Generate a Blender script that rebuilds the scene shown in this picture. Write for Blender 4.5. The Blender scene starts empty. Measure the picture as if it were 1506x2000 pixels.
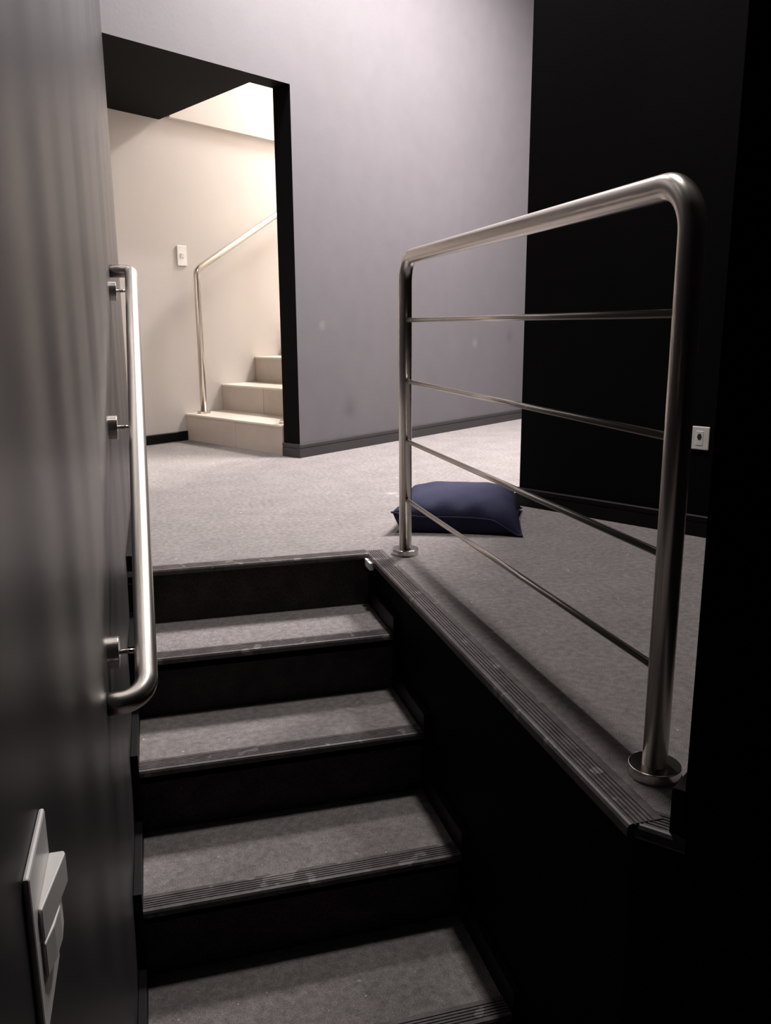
import bpy, bmesh, math, random
from mathutils import Vector, Matrix
S = bpy.context.scene
random.seed(4)

# ------------------------------------------------------------------ camera
cam_d = bpy.data.cameras.new('camera')
cam = bpy.data.objects.new('camera', cam_d); S.collection.objects.link(cam)
cam_d.sensor_fit = 'VERTICAL'; cam_d.sensor_height = 36.0; cam_d.lens = 1630 / 2000 * 36.0
cam_d.clip_start = 0.02
cam.matrix_world = Matrix(((0.9638, 0.0637, -0.2591, 0.0),
                           (-0.2666, 0.2090, -0.9409, 0.0),
                           (-0.0058, 0.9758, 0.2184, 0.75),
                           (0, 0, 0, 1)))
S.camera = cam
# ------------------------------------------------------------------ world, exposure
w = bpy.data.worlds.new('world'); S.world = w; w.use_nodes = True
w.node_tree.nodes['Background'].inputs[0].default_value = (0.9, 0.93, 1.0, 1)
w.node_tree.nodes['Background'].inputs[1].default_value = 0.0
S.view_settings.view_transform = 'Standard'; S.view_settings.look = 'None'
S.view_settings.gamma = 1.0; S.view_settings.use_curve_mapping = False
S.view_settings.exposure = 0.0
# ------------------------------------------------------------------ lamps of the rooms
def area(name, loc, power, size, color, direction=(0, 0, -1), sy=None, spread=180):
    l = bpy.data.lights.new(name, 'AREA'); l.energy = power; l.color = color
    l.shape = 'RECTANGLE' if sy else 'DISK'; l.size = size
    if sy: l.size_y = sy
    l.spread = math.radians(spread)
    o = bpy.data.objects.new(name, l); S.collection.objects.link(o); o.location = loc
    o.rotation_euler = Vector(direction).to_track_quat('-Z', 'Y').to_euler()
    return o
area('landing_lamp', (0.82, 4.1, 3.38), 54, 0.16, (1.0, 0.94, 0.93), sy=0.3)
area('stair_lamp', (0.84, 2.3, 3.38), 50, 0.16, (1.0, 0.95, 0.92), sy=0.3)
area('passage_lamp', (2.5, 4.22, 3.38), 430, 1.0, (1.0, 0.94, 0.93))
area('stairwell_lamp', (2.4, 6.68, 3.7), 245, 0.6, (1.0, 0.95, 0.91))

# ------------------------------------------------------------------ materials
def mat(name, col, rough=0.5, metal=0.0, spec=0.5, noise=None, bump=None, var=0.0, vscale=5.0, detail=4.0):
    m = bpy.data.materials.new(name); m.use_nodes = True
    nt = m.node_tree; b = nt.nodes['Principled BSDF']
    b.inputs['Base Color'].default_value = (*col, 1); b.inputs['Roughness'].default_value = rough
    b.inputs['Metallic'].default_value = metal; b.inputs['Specular IOR Level'].default_value = spec
    tc = nt.nodes.new('ShaderNodeTexCoord')
    last = None
    if noise:
        last = None
        for (sc, lo, hi) in noise:
            n_ = nt.nodes.new('ShaderNodeTexNoise'); n_.inputs['Scale'].default_value = sc; n_.inputs['Detail'].default_value = detail
            nt.links.new(tc.outputs['Object'], n_.inputs['Vector'])
            r = nt.nodes.new('ShaderNodeMapRange'); r.inputs[1].default_value = 0.3; r.inputs[2].default_value = 0.7
            r.inputs[3].default_value = lo; r.inputs[4].default_value = hi
            nt.links.new(n_.outputs['Fac'], r.inputs[0])
            if last is None: last = r.outputs[0]
            else:
                mu = nt.nodes.new('ShaderNodeMath'); mu.operation = 'MULTIPLY'
                nt.links.new(last, mu.inputs[0]); nt.links.new(r.outputs[0], mu.inputs[1]); last = mu.outputs[0]
        vm = nt.nodes.new('ShaderNodeVectorMath'); vm.operation = 'SCALE'; vm.inputs[0].default_value = col
        nt.links.new(last, vm.inputs['Scale']); nt.links.new(vm.outputs[0], b.inputs['Base Color'])
    if bump:
        n_ = nt.nodes.new('ShaderNodeTexNoise'); n_.inputs['Scale'].default_value = bump[0]; n_.inputs['Detail'].default_value = bump[3] if len(bump) > 3 else 3
        mp = nt.nodes.new('ShaderNodeMapping')
        if len(bump) > 2: mp.inputs['Scale'].default_value = bump[2]
        nt.links.new(tc.outputs['Object'], mp.inputs[0]); nt.links.new(mp.outputs[0], n_.inputs['Vector'])
        bp = nt.nodes.new('ShaderNodeBump'); bp.inputs['Strength'].default_value = 1.0; bp.inputs['Distance'].default_value = bump[1]
        nt.links.new(n_.outputs['Fac'], bp.inputs['Height']); nt.links.new(bp.outputs[0], b.inputs['Normal'])
    return m
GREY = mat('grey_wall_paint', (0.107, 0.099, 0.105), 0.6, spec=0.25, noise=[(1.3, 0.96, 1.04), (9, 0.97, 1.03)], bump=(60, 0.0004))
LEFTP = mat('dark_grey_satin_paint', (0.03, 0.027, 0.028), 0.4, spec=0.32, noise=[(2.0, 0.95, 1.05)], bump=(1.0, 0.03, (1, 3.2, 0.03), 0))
BLACK = mat('black_wall_paint', (0.003, 0.0027, 0.0028), 0.75, spec=0.06, noise=[(3, 0.85, 1.15)], bump=(80, 0.0003))
BLACKB = mat('black_baseboard_paint', (0.004, 0.0036, 0.0036), 0.5, spec=0.15)
BASE = mat('charcoal_baseboard', (0.03, 0.027, 0.028), 0.4, spec=0.4, noise=[(8, 0.9, 1.1)])
BEIGE = mat('beige_wall_paint', (0.60, 0.562, 0.53), 0.6, spec=0.3, noise=[(1.0, 0.97, 1.03)], bump=(70, 0.0003))
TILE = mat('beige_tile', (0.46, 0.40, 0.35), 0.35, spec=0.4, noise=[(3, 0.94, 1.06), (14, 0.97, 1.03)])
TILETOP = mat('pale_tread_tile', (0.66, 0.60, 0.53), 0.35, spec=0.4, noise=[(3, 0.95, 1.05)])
GROUT = mat('grout', (0.55, 0.5, 0.45), 0.8)
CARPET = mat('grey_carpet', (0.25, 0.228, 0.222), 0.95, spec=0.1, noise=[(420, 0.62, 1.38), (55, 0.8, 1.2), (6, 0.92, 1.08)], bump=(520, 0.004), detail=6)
RISER = mat('dark_riser_carpet', (0.06, 0.052, 0.052), 0.95, spec=0.08, noise=[(300, 0.6, 1.4), (14, 0.75, 1.25)], bump=(420, 0.003))  # riser faces, one even tone much darker than the tread carpet
RUBBER = mat('ribbed_black_rubber', (0.078, 0.066, 0.066), 0.45, spec=0.3, noise=[(25, 0.7, 1.3), (90, 0.8, 1.2)])
CEIL = mat('dark_ceiling_paint', (0.05, 0.047, 0.048), 0.8)
WHITE = mat('white_plastic', (0.86, 0.83, 0.80), 0.3, spec=0.5)
DARKHOLE = mat('dark_recess', (0.03, 0.028, 0.027), 0.4)
PALE = mat('pale_metal_tab', (0.9, 0.87, 0.84), 0.5)
NAVY = mat('navy_cotton', (0.023, 0.024, 0.054), 0.85, spec=0.2, noise=[(260, 0.8, 1.2), (7, 0.85, 1.15)], bump=(500, 0.0012))
STEEL = mat('brushed_stainless_steel', (0.60, 0.555, 0.51), 0.29, metal=1.0)
STEEL2 = mat('polished_stainless_steel', (0.62, 0.58, 0.54), 0.2, metal=1.0)

def blotches(m, spots, col, noise=None):
    """worn spots of fixed place (x, y, z, radius, strength) or sparse flecks mixed over the base colour"""
    nt = m.node_tree; b = nt.nodes['Principled BSDF']; tc = nt.nodes.new('ShaderNodeTexCoord')
    src = b.inputs['Base Color'].links[0].from_socket
    def mix(fac):
        nonlocal src
        mx = nt.nodes.new('ShaderNodeMix'); mx.data_type = 'RGBA'; mx.inputs[7].default_value = (*col, 1)
        nt.links.new(fac, mx.inputs[0]); nt.links.new(src, mx.inputs[6]); src = mx.outputs[2]
        nt.links.new(src, b.inputs['Base Color'])
    for (x, y, z, r, st) in spots:
        n_ = nt.nodes.new('ShaderNodeTexNoise'); n_.inputs['Scale'].default_value = 14
        nt.links.new(tc.outputs['Object'], n_.inputs['Vector'])
        d = nt.nodes.new('ShaderNodeVectorMath'); d.operation = 'DISTANCE'; d.inputs[1].default_value = (x, y, z)
        nt.links.new(tc.outputs['Object'], d.inputs[0])
        mr = nt.nodes.new('ShaderNodeMapRange'); mr.inputs[1].default_value = r; mr.inputs[2].default_value = r * .2
        mr.inputs[3].default_value = 0; mr.inputs[4].default_value = st; nt.links.new(d.outputs['Value'], mr.inputs[0])
        mu = nt.nodes.new('ShaderNodeMath'); mu.operation = 'MULTIPLY'
        nt.links.new(mr.outputs[0], mu.inputs[0]); nt.links.new(n_.outputs['Fac'], mu.inputs[1]); mix(mu.outputs[0])
    if noise:
        n_ = nt.nodes.new('ShaderNodeTexNoise'); n_.inputs['Scale'].default_value = noise[0]; n_.inputs['Detail'].default_value = 1
        nt.links.new(tc.outputs['Object'], n_.inputs['Vector'])
        mr = nt.nodes.new('ShaderNodeMapRange'); mr.inputs[1].default_value = noise[1]; mr.inputs[2].default_value = noise[1] + .02
        nt.links.new(n_.outputs['Fac'], mr.inputs[0]); mix(mr.outputs[0])
blotches(GREY, [(1.163, 5.033, .256, .085, .6), (2.7, 6.15, .66, .07, .5)], (0.04, 0.037, 0.04))
blotches(GREY, [(.97, 4.9, .75, .04, .6), (2.3, 5.86, .62, .05, .5)], (0.2, 0.19, 0.195))
blotches(CARPET, [(1.06, 3.52, 0, .05, .9), (1.02, 3.6, 0, .035, .9), (1.15, 3.55, 0, .03, .8)], (0.55, 0.52, 0.51), noise=(62, .755))
blotches(RUBBER, [], (0.17, 0.155, 0.15), noise=(21, .66))
# ------------------------------------------------------------------ helpers
def link(name, bm, m, parent=None, smooth=False, bevel=None):
    bmesh.ops.recalc_face_normals(bm, faces=bm.faces)
    me = bpy.data.meshes.new(name); bm.to_mesh(me); bm.free()
    for mm in (m if isinstance(m, (list, tuple)) else [m]): me.materials.append(mm)
    o = bpy.data.objects.new(name, me); S.collection.objects.link(o)
    if parent is not None: o.parent = parent
    if smooth:
        for p in me.polygons: p.use_smooth = True
    if bevel:
        md = o.modifiers.new('bevel', 'BEVEL'); md.width = bevel; md.segments = 2; md.limit_method = 'ANGLE'
    return o
def struct(name, bm, m, parent=None, **k):
    o = link(name, bm, m, parent, **k)
    if parent is None: o['kind'] = 'structure'
    return o
def thing(name, label, cat, loc=(0, 0, 0), group=None):
    o = bpy.data.objects.new(name, None); S.collection.objects.link(o)
    o.location = loc; o.empty_display_size = 0.1
    o['label'] = label; o['category'] = cat
    if group: o['group'] = group
    o['_loc'] = list(loc)
    return o
def part(name, bm, m, t, **k):
    """a part given in world coordinates, stored relative to its thing's base"""
    L = Vector(root_of(t)['_loc'])
    bmesh.ops.translate(bm, vec=-L, verts=bm.verts)
    return link(name, bm, m, t, **k)
def root_of(o):
    while o.parent: o = o.parent
    return o
def prism(bm, pts, z0, z1, ztop=None):
    """vertical prism over a plan polygon; z0/z1 may be lists per point"""
    n = len(pts)
    zb = z0 if isinstance(z0, (list, tuple)) else [z0] * n
    zt = z1 if isinstance(z1, (list, tuple)) else [z1] * n
    a = [bm.verts.new((p[0], p[1], zb[i])) for i, p in enumerate(pts)]
    b = [bm.verts.new((p[0], p[1], zt[i])) for i, p in enumerate(pts)]
    fs = [bm.faces.new(a[::-1]), bm.faces.new(b)]
    for i in range(n):
        j = (i + 1) % n
        fs.append(bm.faces.new((a[i], a[j], b[j], b[i])))
    return fs
def box(bm, x0, x1, y0, y1, z0, z1):
    return prism(bm, [(x0, y0), (x1, y0), (x1, y1), (x0, y1)], z0, z1)
def extrude_profile(bm, prof, origin, du, dv, dl, length):
    """profile points (a,b) in directions du,dv, swept by dl*length"""
    o = Vector(origin); du = Vector(du); dv = Vector(dv); dl = Vector(dl)
    A = [bm.verts.new(o + du * a + dv * b) for a, b in prof]
    B = [bm.verts.new(o + du * a + dv * b + dl * length) for a, b in prof]
    bm.faces.new(A[::-1]); bm.faces.new(B)
    for i in range(len(prof)):
        j = (i + 1) % len(prof)
        bm.faces.new((A[i], A[j], B[j], B[i]))
def fillet(path, rad, seg=10):
    P = [Vector(p) for p in path]; out = [P[0]]
    for i in range(1, len(P) - 1):
        a = (P[i - 1] - P[i]).normalized(); b = (P[i + 1] - P[i]).normalized()
        r = rad[i - 1] if isinstance(rad, (list, tuple)) else rad
        if r <= 0: out.append(P[i]); continue
        ang = a.angle(b); d = r / math.tan(ang / 2)
        c = P[i] + (a + b).normalized() * (r / math.sin(ang / 2))
        p0 = P[i] + a * d; p1 = P[i] + b * d
        v0 = p0 - c; v1 = p1 - c; th = v0.angle(v1)
        for k in range(seg + 1):
            t = k / seg
            out.append(c + (v0 * math.sin((1 - t) * th) + v1 * math.sin(t * th)) / math.sin(th))
    out.append(P[-1]); return out
def tube(bm, pts, r, n=28):
    pts = [Vector(p) for p in pts]
    tan = []
    for i in range(len(pts)):
        a = (pts[i] - pts[i - 1]).normalized() if i else None
        b = (pts[i + 1] - pts[i]).normalized() if i < len(pts) - 1 else None
        tan.append(((a or b) + (b or a)).normalized())
    ref = Vector((0, 0, 1)) if abs(tan[0].z) < 0.9 else Vector((1, 0, 0))
    nx = (ref - tan[0] * ref.dot(tan[0])).normalized()
    rings = []
    for i, p in enumerate(pts):
        if i:
            q = tan[i - 1].rotation_difference(tan[i]); nx = q @ nx
            nx = (nx - tan[i] * nx.dot(tan[i])).normalized()
        ny = tan[i].cross(nx); k = 1.0
        if 0 < i < len(pts) - 1:
            c = (pts[i] - pts[i - 1]).normalized().dot(tan[i]); k = 1 / max(c, .5)
        rings.append([bm.verts.new(p + (nx * math.cos(2 * math.pi * j / n) + ny * math.sin(2 * math.pi * j / n)) * r) for j in range(n)])
    for A, B in zip(rings, rings[1:]):
        for j in range(n):
            f = bm.faces.new((A[j], A[(j + 1) % n], B[(j + 1) % n], B[j])); f.smooth = True
    bm.faces.new(rings[0][::-1]); bm.faces.new(rings[-1])
def disc(bm, c, axis, r, h, ch=0.0015, n=48):
    """round plate starting at c, along axis, with a small rim chamfer"""
    ax = Vector(axis).normalized(); q = Vector((0, 0, 1)).rotation_difference(ax); c = Vector(c)
    prof = [(r, 0), (r, h - ch), (r - ch * .4, h - ch * .3), (r - ch, h)]
    rings = []
    for rr, z in prof:
        rings.append([bm.verts.new(c + q @ Vector((rr * math.cos(2 * math.pi * j / n), rr * math.sin(2 * math.pi * j / n), z))) for j in range(n)])
    for A, B in zip(rings, rings[1:]):
        for j in range(n): bm.faces.new((A[j], A[(j + 1) % n], B[(j + 1) % n], B[j]))
    bm.faces.new(rings[0][::-1]); bm.faces.new(rings[-1])
NB = bmesh.new

# ------------------------------------------------------------------ plan of the place (metres, landing floor at z = 0)
U = Vector((0.81, 0.587, 0)).normalized()          # along the back wall
V = Vector((-U.y, U.x, 0))                         # away from it, deeper
K = Vector((0.5, -0.866, 0))                       # along the black partition and the tiled risers
JB = Vector((0.801, 4.771, 0))                     # front corner of the doorway's right jamb
XL = -0.115                                        # left wall
RISE = 0.177
NY = [2.62, 2.322, 2.02, 1.716, 1.398]             # front edges of the five nosings
XA, XB = -0.096, 0.661                             # tread ends
ZF = -5 * RISE                                     # lower floor
ZC = 3.42                                          # ceiling
P2 = lambda p: (p.x, p.y)
bs = lambda s, d=0.0: JB + U * s + V * d
sL = (XL - JB.x) / U.x                             # where the back wall meets the left wall
B = Vector((0.717, 0.951, 0))                      # corner of the near wall
BK = Vector((1.473, 3.205, 0))                     # left corner of the black partition

# ------------------------------------------------------------------ structure
bm = NB()
prism(bm, [(0.675, 1.03), (0.722, 0.968), P2(B + U * 1.86), P2(B + U * 6), P2(bs(5, 3)), P2(bs(-2.6, 3)), P2(bs(-2.6, -.1)),
           P2(bs(sL, 0) + Vector((0, -.08, 0))), (XL, 2.64), (0.675, 2.64)], -0.019, 0.0)
struct('floor', bm, CARPET)
bm = NB(); box(bm, -0.3, 4.5, -1.7, 1.44, ZF - 0.1, ZF); struct('floor.001', bm, CARPET)

bm = NB()                                           # left wall, from behind the viewer up to the doorway
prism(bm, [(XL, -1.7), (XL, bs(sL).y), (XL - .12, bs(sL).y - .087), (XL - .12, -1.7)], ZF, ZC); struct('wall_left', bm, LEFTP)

bm = NB()                                           # grey wall with the doorway; black paint inside the opening
T = 0.13; ZD = 2.0
f = prism(bm, [P2(bs(0)), P2(bs(5)), P2(bs(5, T)), P2(bs(0, T))], 0, ZC + .5); f[5].material_index = 1; f[4].material_index = 2
f = prism(bm, [P2(bs(sL)), P2(bs(0)), P2(bs(0, T)), P2(bs(sL, T))], [ZD - .022, ZD, ZD, ZD - .022], ZC + .5); f[0].material_index = 1; f[4].material_index = 2
f = prism(bm, [P2(bs(-2.6)), P2(bs(sL - .16)), P2(bs(sL - .16, T)), P2(bs(-2.6, T))], 0, ZC + .5); f[4].material_index = 2
struct('wall_back', bm, [GREY, BLACK, BEIGE])

bm = NB(); g0 = Vector((0.202, 5.785, 0)); gs = lambda s, d=0.0: g0 + U * s + V * d
prism(bm, [P2(gs(-2.2)), P2(gs(3.2)), P2(gs(3.2, .12)), P2(gs(-2.2, .12))], 0, ZC + .5); struct('wall_far', bm, BEIGE)
bm = NB(); prism(bm, [P2(gs(-.02, -.035)), P2(gs(3.2, -.035)), P2(gs(3.2, 0)), P2(gs(-.02, 0))], 2.02, ZC + .5); struct('trim_1', bm, BEIGE)
bm = NB(); e0 = bs(-.16, T); e1 = gs(-.075)          # low black soffit over the doorway lobby
prism(bm, [P2(e0), P2(e1), P2(gs(-2.2)), P2(bs(-2.6, T))], ZD, ZD + .4); struct('ceiling_soffit', bm, BLACK)
bm = NB(); prism(bm, [P2(gs(-1.3)), P2(gs(-1.3) - V * 1.2), P2(gs(-1.42) - V * 1.2), P2(gs(-1.42))], 0, ZD); struct('wall_lobby', bm, BEIGE)
bm = NB(); prism(bm, [P2(gs(3.2, .1)), P2(gs(3.2) - V * 1.2), P2(gs(3.3) - V * 1.2), P2(gs(3.3, .1))], 0, ZC + .5); struct('wall_stairwell', bm, BEIGE)

bm = NB()                                           # black partition on the right
N = Vector((0.866, 0.5, 0))
prism(bm, [P2(BK), P2(BK + K * 1.46), P2(BK + K * 1.46 + N * .15), P2(BK + N * .15)], 0, ZC); struct('wall_right', bm, BLACK)
bm = NB(); prism(bm, [P2(B), P2(B - V * 3.2), P2(B + U * 1.82 - V * 3.2), P2(B + U * 1.82)], ZF, ZC); struct('wall_near', bm, BLACK)
bm = NB(); prism(bm, [P2(B + U * 1.82), P2(B + U * 5), P2(B + U * 5 - V * .12), P2(B + U * 1.82 - V * .12)], 0, ZC); struct('wall_passage', bm, GREY)
bm = NB(); prism(bm, [P2(B + U * 5), P2(bs(5)), P2(bs(5.12)), P2(B + U * 5.12)], 0, ZC); struct('wall_end', bm, GREY)
bm = NB(); prism(bm, [(0.681, 1.022), P2(B + Vector((.004, .006, 0))), (0.95, 1.1), (0.95, 2.64), (0.681, 2.64)], ZF, -0.0195); struct('wall_stairs', bm, BLACK)
bm = NB(); box(bm, -0.3, 3.2, -1.82, -1.7, ZF, ZC); struct('wall_rear', bm, BLACK)
bm = NB(); prism(bm, [(-.3, -1.8), (4.6, -1.8), P2(bs(5.1, -.0)), P2(bs(sL, 0)), (-.3, 4.0)], ZC, ZC + .1); struct('ceiling', bm, CEIL)
bm = NB(); prism(bm, [P2(gs(-2.2, .1)), P2(bs(-2.6, .02)), P2(bs(4.2, .02)), P2(gs(3.3, .1))], ZC + .5, ZC + .6); struct('ceiling.001', bm, BEIGE)

# baseboards: profile (thickness outward, height) with a groove near the top
def board(name, p0, p1, out, h, m, groove=True, t=0.015):
    p0 = Vector(p0); p1 = Vector(p1); bm = NB(); L = (p1 - p0).length
    pr = [(0, 0), (t, 0), (t, h * .66), (t - .004, h * .67), (t - .004, h * .73), (t, h * .74), (t, h - .004), (t - .004, h), (0, h)] if groove \
        else [(0, 0), (t, 0), (t, h - .003), (t - .003, h), (0, h)]
    extrude_profile(bm, pr, p0, out, (0, 0, 1), (p1 - p0).normalized(), L)
    return struct(name, bm, m)
board('baseboard_back', bs(-.016), bs(5), -V, 0.079, BASE)
board('baseboard_doorway', bs(0, -.012), bs(0, T), -U, 0.079, BASE)
board('baseboard_far', gs(-1.3), gs(.0), -V, 0.062, BLACKB, False)
board('baseboard_right', BK - K * .012, BK + K * 1.4, -N, 0.077, BLACKB)
board('baseboard_near', B + U * .002, B + U * 1.7, V, 0.077, BLACKB, False, 0.02)
board('baseboard_left', (XL, 2.64, 0), (XL, bs(sL).y - .02, 0), (1, 0, 0), 0.05, BLACKB, False, 0.018)

# ------------------------------------------------------------------ the carpeted stairs
st = thing('staircase', 'dark staircase of five risers with grey carpeted treads descending below the landing', 'staircase', (0.28, 1.4, ZF))
for k in range(1, 5):
    bm = NB(); box(bm, XA, XB, NY[k] + .012, NY[k - 1] + .03, -k * RISE - .04, -k * RISE)
    part('tread', bm, CARPET, st)
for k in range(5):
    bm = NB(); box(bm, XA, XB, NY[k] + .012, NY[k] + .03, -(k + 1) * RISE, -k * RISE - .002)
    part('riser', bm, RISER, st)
def nosing_profile(wd=0.056, lip=0.014):
    # a = inward from the front edge, b = up; five ribs on top, a lip down the front
    p = [(0.012, -lip), (-0.004, -lip), (-0.006, -lip + .004), (-0.005, -0.002), (-.002, .003)]
    x = 0.002; step = .0078
    for i in range(5):
        p += [(x, .0042), (x + step * .62, .0042), (x + step * .70, .0020), (x + step * .92, .0020)]; x += step
    p += [(x, .0042), (wd - .004, .004), (wd, .0005), (wd, -.002), (.012, -.002)]
    return p
for k in range(5):
    bm = NB(); extrude_profile(bm, nosing_profile(), (XA, NY[k], -k * RISE), (0, 1, 0), (0, 0, 1), (1, 0, 0), XB - XA)
    part('nosing', bm, RUBBER, st)
def stringer(x0, x1, s):
    bm = NB()
    pts = [(NY[0], s), (NY[0] + .02, s), (NY[0] + .02, -.25)]
    lower = [(NY[4] + .0, ZF), ]
    prof = []                                       # stepped outline in (y, z)
    for k in range(5):
        prof.append((NY[k] - .004, (-k * RISE + s) if k else -.034))
        prof.append((NY[k] - .004, -(k + 1) * RISE + s))
    prof.append((NY[4] - .12, ZF + s)); prof.append((NY[4] - .12, ZF))
    prof += [(NY[4] + .10, ZF), (NY[0] + .018, -RISE - .12), (NY[0] + .018, -.034)]
    a = [bm.verts.new((x0, y, z)) for y, z in prof]; b = [bm.verts.new((x1, y, z)) for y, z in prof]
    bm.faces.new(a); bm.faces.new(b[::-1])
    for i in range(len(prof)):
        j = (i + 1) % len(prof); bm.faces.new((a[i], a[j], b[j], b[i]))
    bmesh.ops.triangulate(bm, faces=[f for f in bm.faces if len(f.verts) > 4])
    return bm
part('stringer', stringer(XL, XA, .05), BLACKB, st, bevel=.002)
part('stringer', stringer(XB, .681, .058), BLACKB, st, bevel=.002)
bm = NB(); box(bm, .646, .660, 2.545, 2.578, -.034, -.010); box(bm, .646, .660, 2.586, 2.61, -.034, -.010)
o = part('end_tab', bm, PALE, st); o['label'] = 'small pale metal tab under the landing corner'

# ------------------------------------------------------------------ ribbed edge strip of the landing
es = thing('edge_strip', 'ribbed black rubber edge strip along the landing side above the stairs', 'edge strip', (0.68, 1.8, 0))
bm = NB(); extrude_profile(bm, nosing_profile(.06, .019), (XB, 2.655, 0), (1, 0, 0), (0, 0, 1), (0, -1, 0), 2.655 - 1.0)
part('side_strip', bm, RUBBER, es)
d = (Vector((0.717, .951, 0)) - Vector((.661, 1.018, 0))); 
nd = Vector((-d.y, d.x, 0)).normalized()
bm = NB(); extrude_profile(bm, nosing_profile(.052, .019), (.663, 1.016, -.002), nd, (0, 0, 1), d.normalized(), d.length + .004)
part('return_strip', bm, RUBBER, es)

# ------------------------------------------------------------------ landing railing
rl = thing('stair_railing', 'stainless steel railing with four crossbars on the landing edge', 'railing', (.783, 1.86, 0))
xr, y0, y1, R, zt = .783, 1.126, 2.595, .0208, .955
bm = NB(); tube(bm, fillet([(xr, y0, .012), (xr, y0, zt), (xr, y1, zt), (xr, y1, .012)], .075, 14), R, 36)
part('frame_tube', bm, STEEL, rl)
for z in (.187, .383, .575, .765):
    bm = NB(); tube(bm, [(xr, y0 + .015, z), (xr, y1 - .015, z)], .0068, 18); part('crossbar', bm, STEEL, rl)
for y in (y0, y1):
    bm = NB(); disc(bm, (xr, y, .0), (0, 0, 1), .044, .019); part('base_flange', bm, STEEL2, rl)

# ------------------------------------------------------------------ wall handrail on the left
hr = thing('wall_handrail', 'stainless steel handrail on brackets along the dark left wall', 'handrail', (XL, 2.24, .53))
xh = -.046; rr = .0208
slope = lambda y: .867 + (y - 2.92) * (.867 - .143) / (2.92 - 1.58)
ya, yb = 3.04, 1.475
bm = NB(); tube(bm, fillet([(XL, ya, slope(ya)), (xh, ya, slope(ya)), (xh, yb, slope(yb)), (XL, yb, slope(yb))], [.0215, .05], 14), rr, 36)
part('rail_tube', bm, STEEL, hr)
for y in (2.92, 2.245, 1.585):
    z = slope(y) - .004
    bm = NB(); disc(bm, (XL, y, z), (1, 0, 0), .031, .021); fl = part('bracket_flange', bm, STEEL2, hr)
    bm = NB(); tube(bm, [(XL + .018, y, z), (xh - .01, y, z)], .0048, 14); part('bracket_arm', bm, STEEL2, fl)

# ------------------------------------------------------------------ tiled stairs beyond the doorway
ts = thing('tiled_staircase', 'beige tiled stairs rising behind the doorway', 'staircase', P2(gs(.5, -.5)) + (0,))
W = 1.03
for k in range(6):
    s0 = k * .322; a = gs(s0, -.001) ; z0 = .178 * k - (.0 if k else 0); z1 = .178 * (k + 1) - .012
    cuts = [0, .56, W] if k == 0 else ([0, .47, W] if k == 1 else [0, .5, W])
    for c0, c1 in zip(cuts, cuts[1:]):
        bm = NB(); q0 = a + K * (c0 + .0015); q1 = a + K * (c1 - .0015); n_ = Vector((.866, .5, 0)) * .012
        prism(bm, [P2(q0), P2(q1), P2(q1 + n_), P2(q0 + n_)], z0, z1); part('riser_tile', bm, TILE, ts, bevel=.001)
        bm = NB(); n2 = U * .335; n1 = -n_ * .5
        prism(bm, [P2(q0 + n1), P2(q1 + n1), P2(q1 + n2), P2(q0 + n2)], z1, z1 + .012); part('tread_tile', bm, TILETOP, ts, bevel=.002)
bm = NB()
for k in range(6):
    a = gs(k * .322 + .013, -.001); z1 = .178 * (k + 1) - .012
    prism(bm, [P2(a), P2(a + K * W), P2(a + K * W + U * .335), P2(a + U * .335)], .178 * k, z1)
part('step_body', bm, GROUT, ts)

def stair_rail(label, base, toph, kind):
    t = thing('stair_handrail', label, 'handrail', base, None)
    b = Vector(base); top = b + Vector((0, 0, toph)); far = top + U * 1.5 + Vector((0, 0, 1.5 * .178 / .322))
    bm = NB(); tube(bm, fillet([b + Vector((0, 0, .01)), top, far], .05, 10), .0208, 28); part('rail_tube', bm, STEEL, t)
    bm = NB(); disc(bm, b, (0, 0, 1), .045, .015); part('base_flange', bm, STEEL2, t)
stair_rail('thin steel handrail on the tiled stairs, beside the beige wall', (.321, 5.765, .178), .93, 0)
stair_rail('steel handrail on the tiled stairs, hidden behind the doorway jamb', (.772, 5.04, .178), .93, 1)

# ------------------------------------------------------------------ switches and socket
def frame_plate(t, name, c, ax, out, w_, h_, d_, m, bev=.003, parent=None, wedge=0.0):
    """plate centred at c; ax = horizontal direction along the wall, out = off the wall; wedge tilts the front face"""
    c = Vector(c); ax = Vector(ax); out = Vector(out); bm = NB(); up = Vector((0, 0, 1))
    vs = []
    for o_, k in ((0, 0), (d_, 1)):
        for sx, sz in ((-1, -1), (1, -1), (1, 1), (-1, 1)):
            vs.append(bm.verts.new(c + ax * sx * w_ / 2 + up * sz * h_ / 2 + out * (o_ + (wedge * sz if k else 0))))
    for idx in ((3, 2, 1, 0), (4, 5, 6, 7), (0, 1, 5, 4), (1, 2, 6, 5), (2, 3, 7, 6), (3, 0, 4, 7)): bm.faces.new([vs[i] for i in idx])
    L = Vector(t['_loc']); bmesh.ops.translate(bm, vec=-L, verts=bm.verts)
    return link(name, bm, m, parent or t, bevel=bev)
c = Vector((XL, .634, .285))
sw = thing('light_switch', 'white double light switch on the dark wall near the viewer', 'light switch', c)
frame_plate(sw, 'plate', c, (0, 1, 0), (1, 0, 0), .098, .145, .005, WHITE, .0035)
def rocker(t, z0, z1, prof):
    """rocker profile given as (off the wall, along the wall), standing between heights z0 and z1"""
    bm = NB(); extrude_profile(bm, prof, (XL + .005, 0, z0), (1, 0, 0), (0, 1, 0), (0, 0, 1), z1 - z0)
    part('rocker', bm, WHITE, t, bevel=.0012)
rocker(sw, .289, .317, [(0, .606), (.003, .604), (.0135, .675), (.012, .679), (0, .679)])
rocker(sw, .257, .287, [(0, .606), (.003, .604), (.0075, .625), (.0095, .645), (.0085, .665), (.005, .678), (0, .679)])
c = gs(.037, 0) + Vector((0, 0, 1.198))
s2 = thing('light_switch', 'white light switch on the beige wall beyond the doorway', 'light switch', c)
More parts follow.
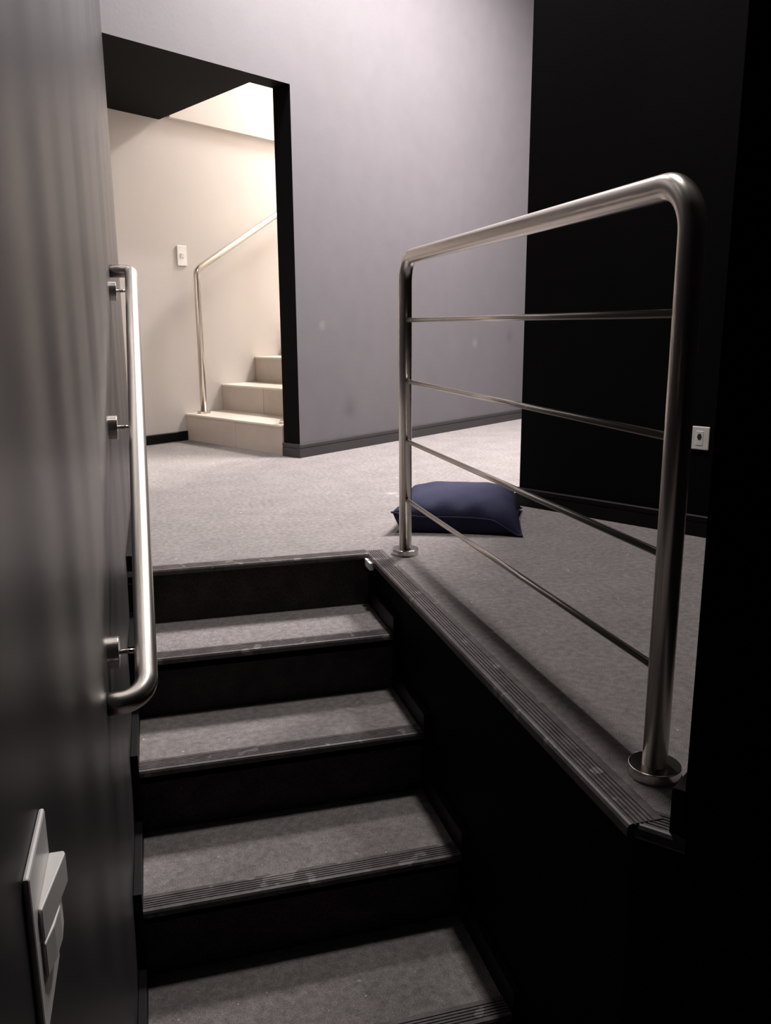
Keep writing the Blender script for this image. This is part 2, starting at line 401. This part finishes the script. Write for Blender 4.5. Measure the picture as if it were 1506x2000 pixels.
frame_plate(s2, 'plate', c, U, -V, .076, .126, .009, WHITE, .003)
frame_plate(s2, 'rocker', c - V * .008, U, -V, .024, .03, .006, WHITE, .001, wedge=.002)
c = BK + K * .77 + Vector((0, 0, .354))
so = thing('wall_socket', 'white power socket on the black wall beside the railing post', 'socket', c)
frame_plate(so, 'plate', c, K, -N, .068, .082, .009, WHITE, .003)
ins = frame_plate(so, 'socket_insert', c - N * .0075, K, -N, .026, .05, .003, WHITE, .001)
bm = NB(); disc(bm, c - N * .0103 + Vector((0, 0, .005)), -N, .0085, .001, .0003, 6); bmesh.ops.scale(bm, vec=(1, 1, 1.45), verts=bm.verts, space=Matrix.Translation(-(c + Vector((0, 0, .005)))))
bmesh.ops.translate(bm, vec=-Vector(so['_loc']), verts=bm.verts); link('socket_recess', bm, DARKHOLE, ins)

# ------------------------------------------------------------------ floor cushion
cu_c = Vector((1.125, 2.985, 0))
cu = thing('floor_cushion', 'navy blue cotton cushion lying on the landing carpet behind the railing', 'cushion', cu_c)
ca = math.atan2(-.41, .91); HX, HY = .235, .225
def rim(a, b):
    """plan position of a unit-square point with pulled-in sides and pointed corners"""
    x = a * HX * (1 - .085 * (1 - a * a) * 0 - .075 * (1 - b * b) * abs(a) ** 2)
    y = b * HY * (1 - .075 * (1 - a * a) * abs(b) ** 2)
    return x, y
def seam_z(a, b):
    z = .048 + .012 * math.sin(2.2 * a + .5) - .022 * a - .01 * b
    cr = max(0, (abs(a) * abs(b) - .55) / .45)
    if a > 0 and b < 0: z -= .045 * cr
    elif a < 0 and b < 0: z += .012 * cr
    else: z -= .01 * cr
    return max(z, .006)
def pillow_bm(nn=44):
    bm = NB(); top = {}; bot = {}
    for i in range(nn + 1):
        for j in range(nn + 1):
            a = math.sin((i / nn * 2 - 1) * math.pi / 2); b = math.sin((j / nn * 2 - 1) * math.pi / 2)
            x, y = rim(a, b); sz = seam_z(a, b)
            prof = max(0.0, (1 - abs(a) ** 4.5) * (1 - abs(b) ** 3.2)) ** .5
            wr = .004 * math.sin(14 * a + 3 * b) * (1 - prof) * prof * 4 + .003 * math.sin(9 * b - 11 * a) * prof * (1 - prof) * 4
            zt_ = sz + (.142 - sz) * prof + wr
            zb_ = max(.002, sz * (1 - min(1, prof * 2.3)))
            p = (x * math.cos(ca) - y * math.sin(ca), x * math.sin(ca) + y * math.cos(ca))
            top[i, j] = bm.verts.new((p[0], p[1], zt_))
            edge = i in (0, nn) or j in (0, nn)
            bot[i, j] = top[i, j] if edge else bm.verts.new((p[0], p[1], zb_))
    for i in range(nn):
        for j in range(nn):
            bm.faces.new((top[i, j], top[i + 1, j], top[i + 1, j + 1], top[i, j + 1]))
            q = (bot[i, j], bot[i, j + 1], bot[i + 1, j + 1], bot[i + 1, j])
            bm.faces.new(q)
    return bm
link('cover', pillow_bm(), NAVY, cu, smooth=True)
bm = NB(); loop = []
M_ = 160
for k in range(M_):
    t = k / M_ * 4; s_ = int(t); q = (t - s_) * 2 - 1; q = math.sin(q * math.pi / 2)
    a, b = [(q, -1), (1, q), (-q, 1), (-1, -q)][s_]
    x, y = rim(a, b); f_ = 1.012
    loop.append(Vector(((x * math.cos(ca) - y * math.sin(ca)) * f_, (x * math.sin(ca) + y * math.cos(ca)) * f_, seam_z(a, b))))
tube(bm, loop + [loop[0]], .0035, 8)
link('seam_edge', bm, NAVY, cu, smooth=True)

for o in S.objects:
    if '_loc' in o: del o['_loc']
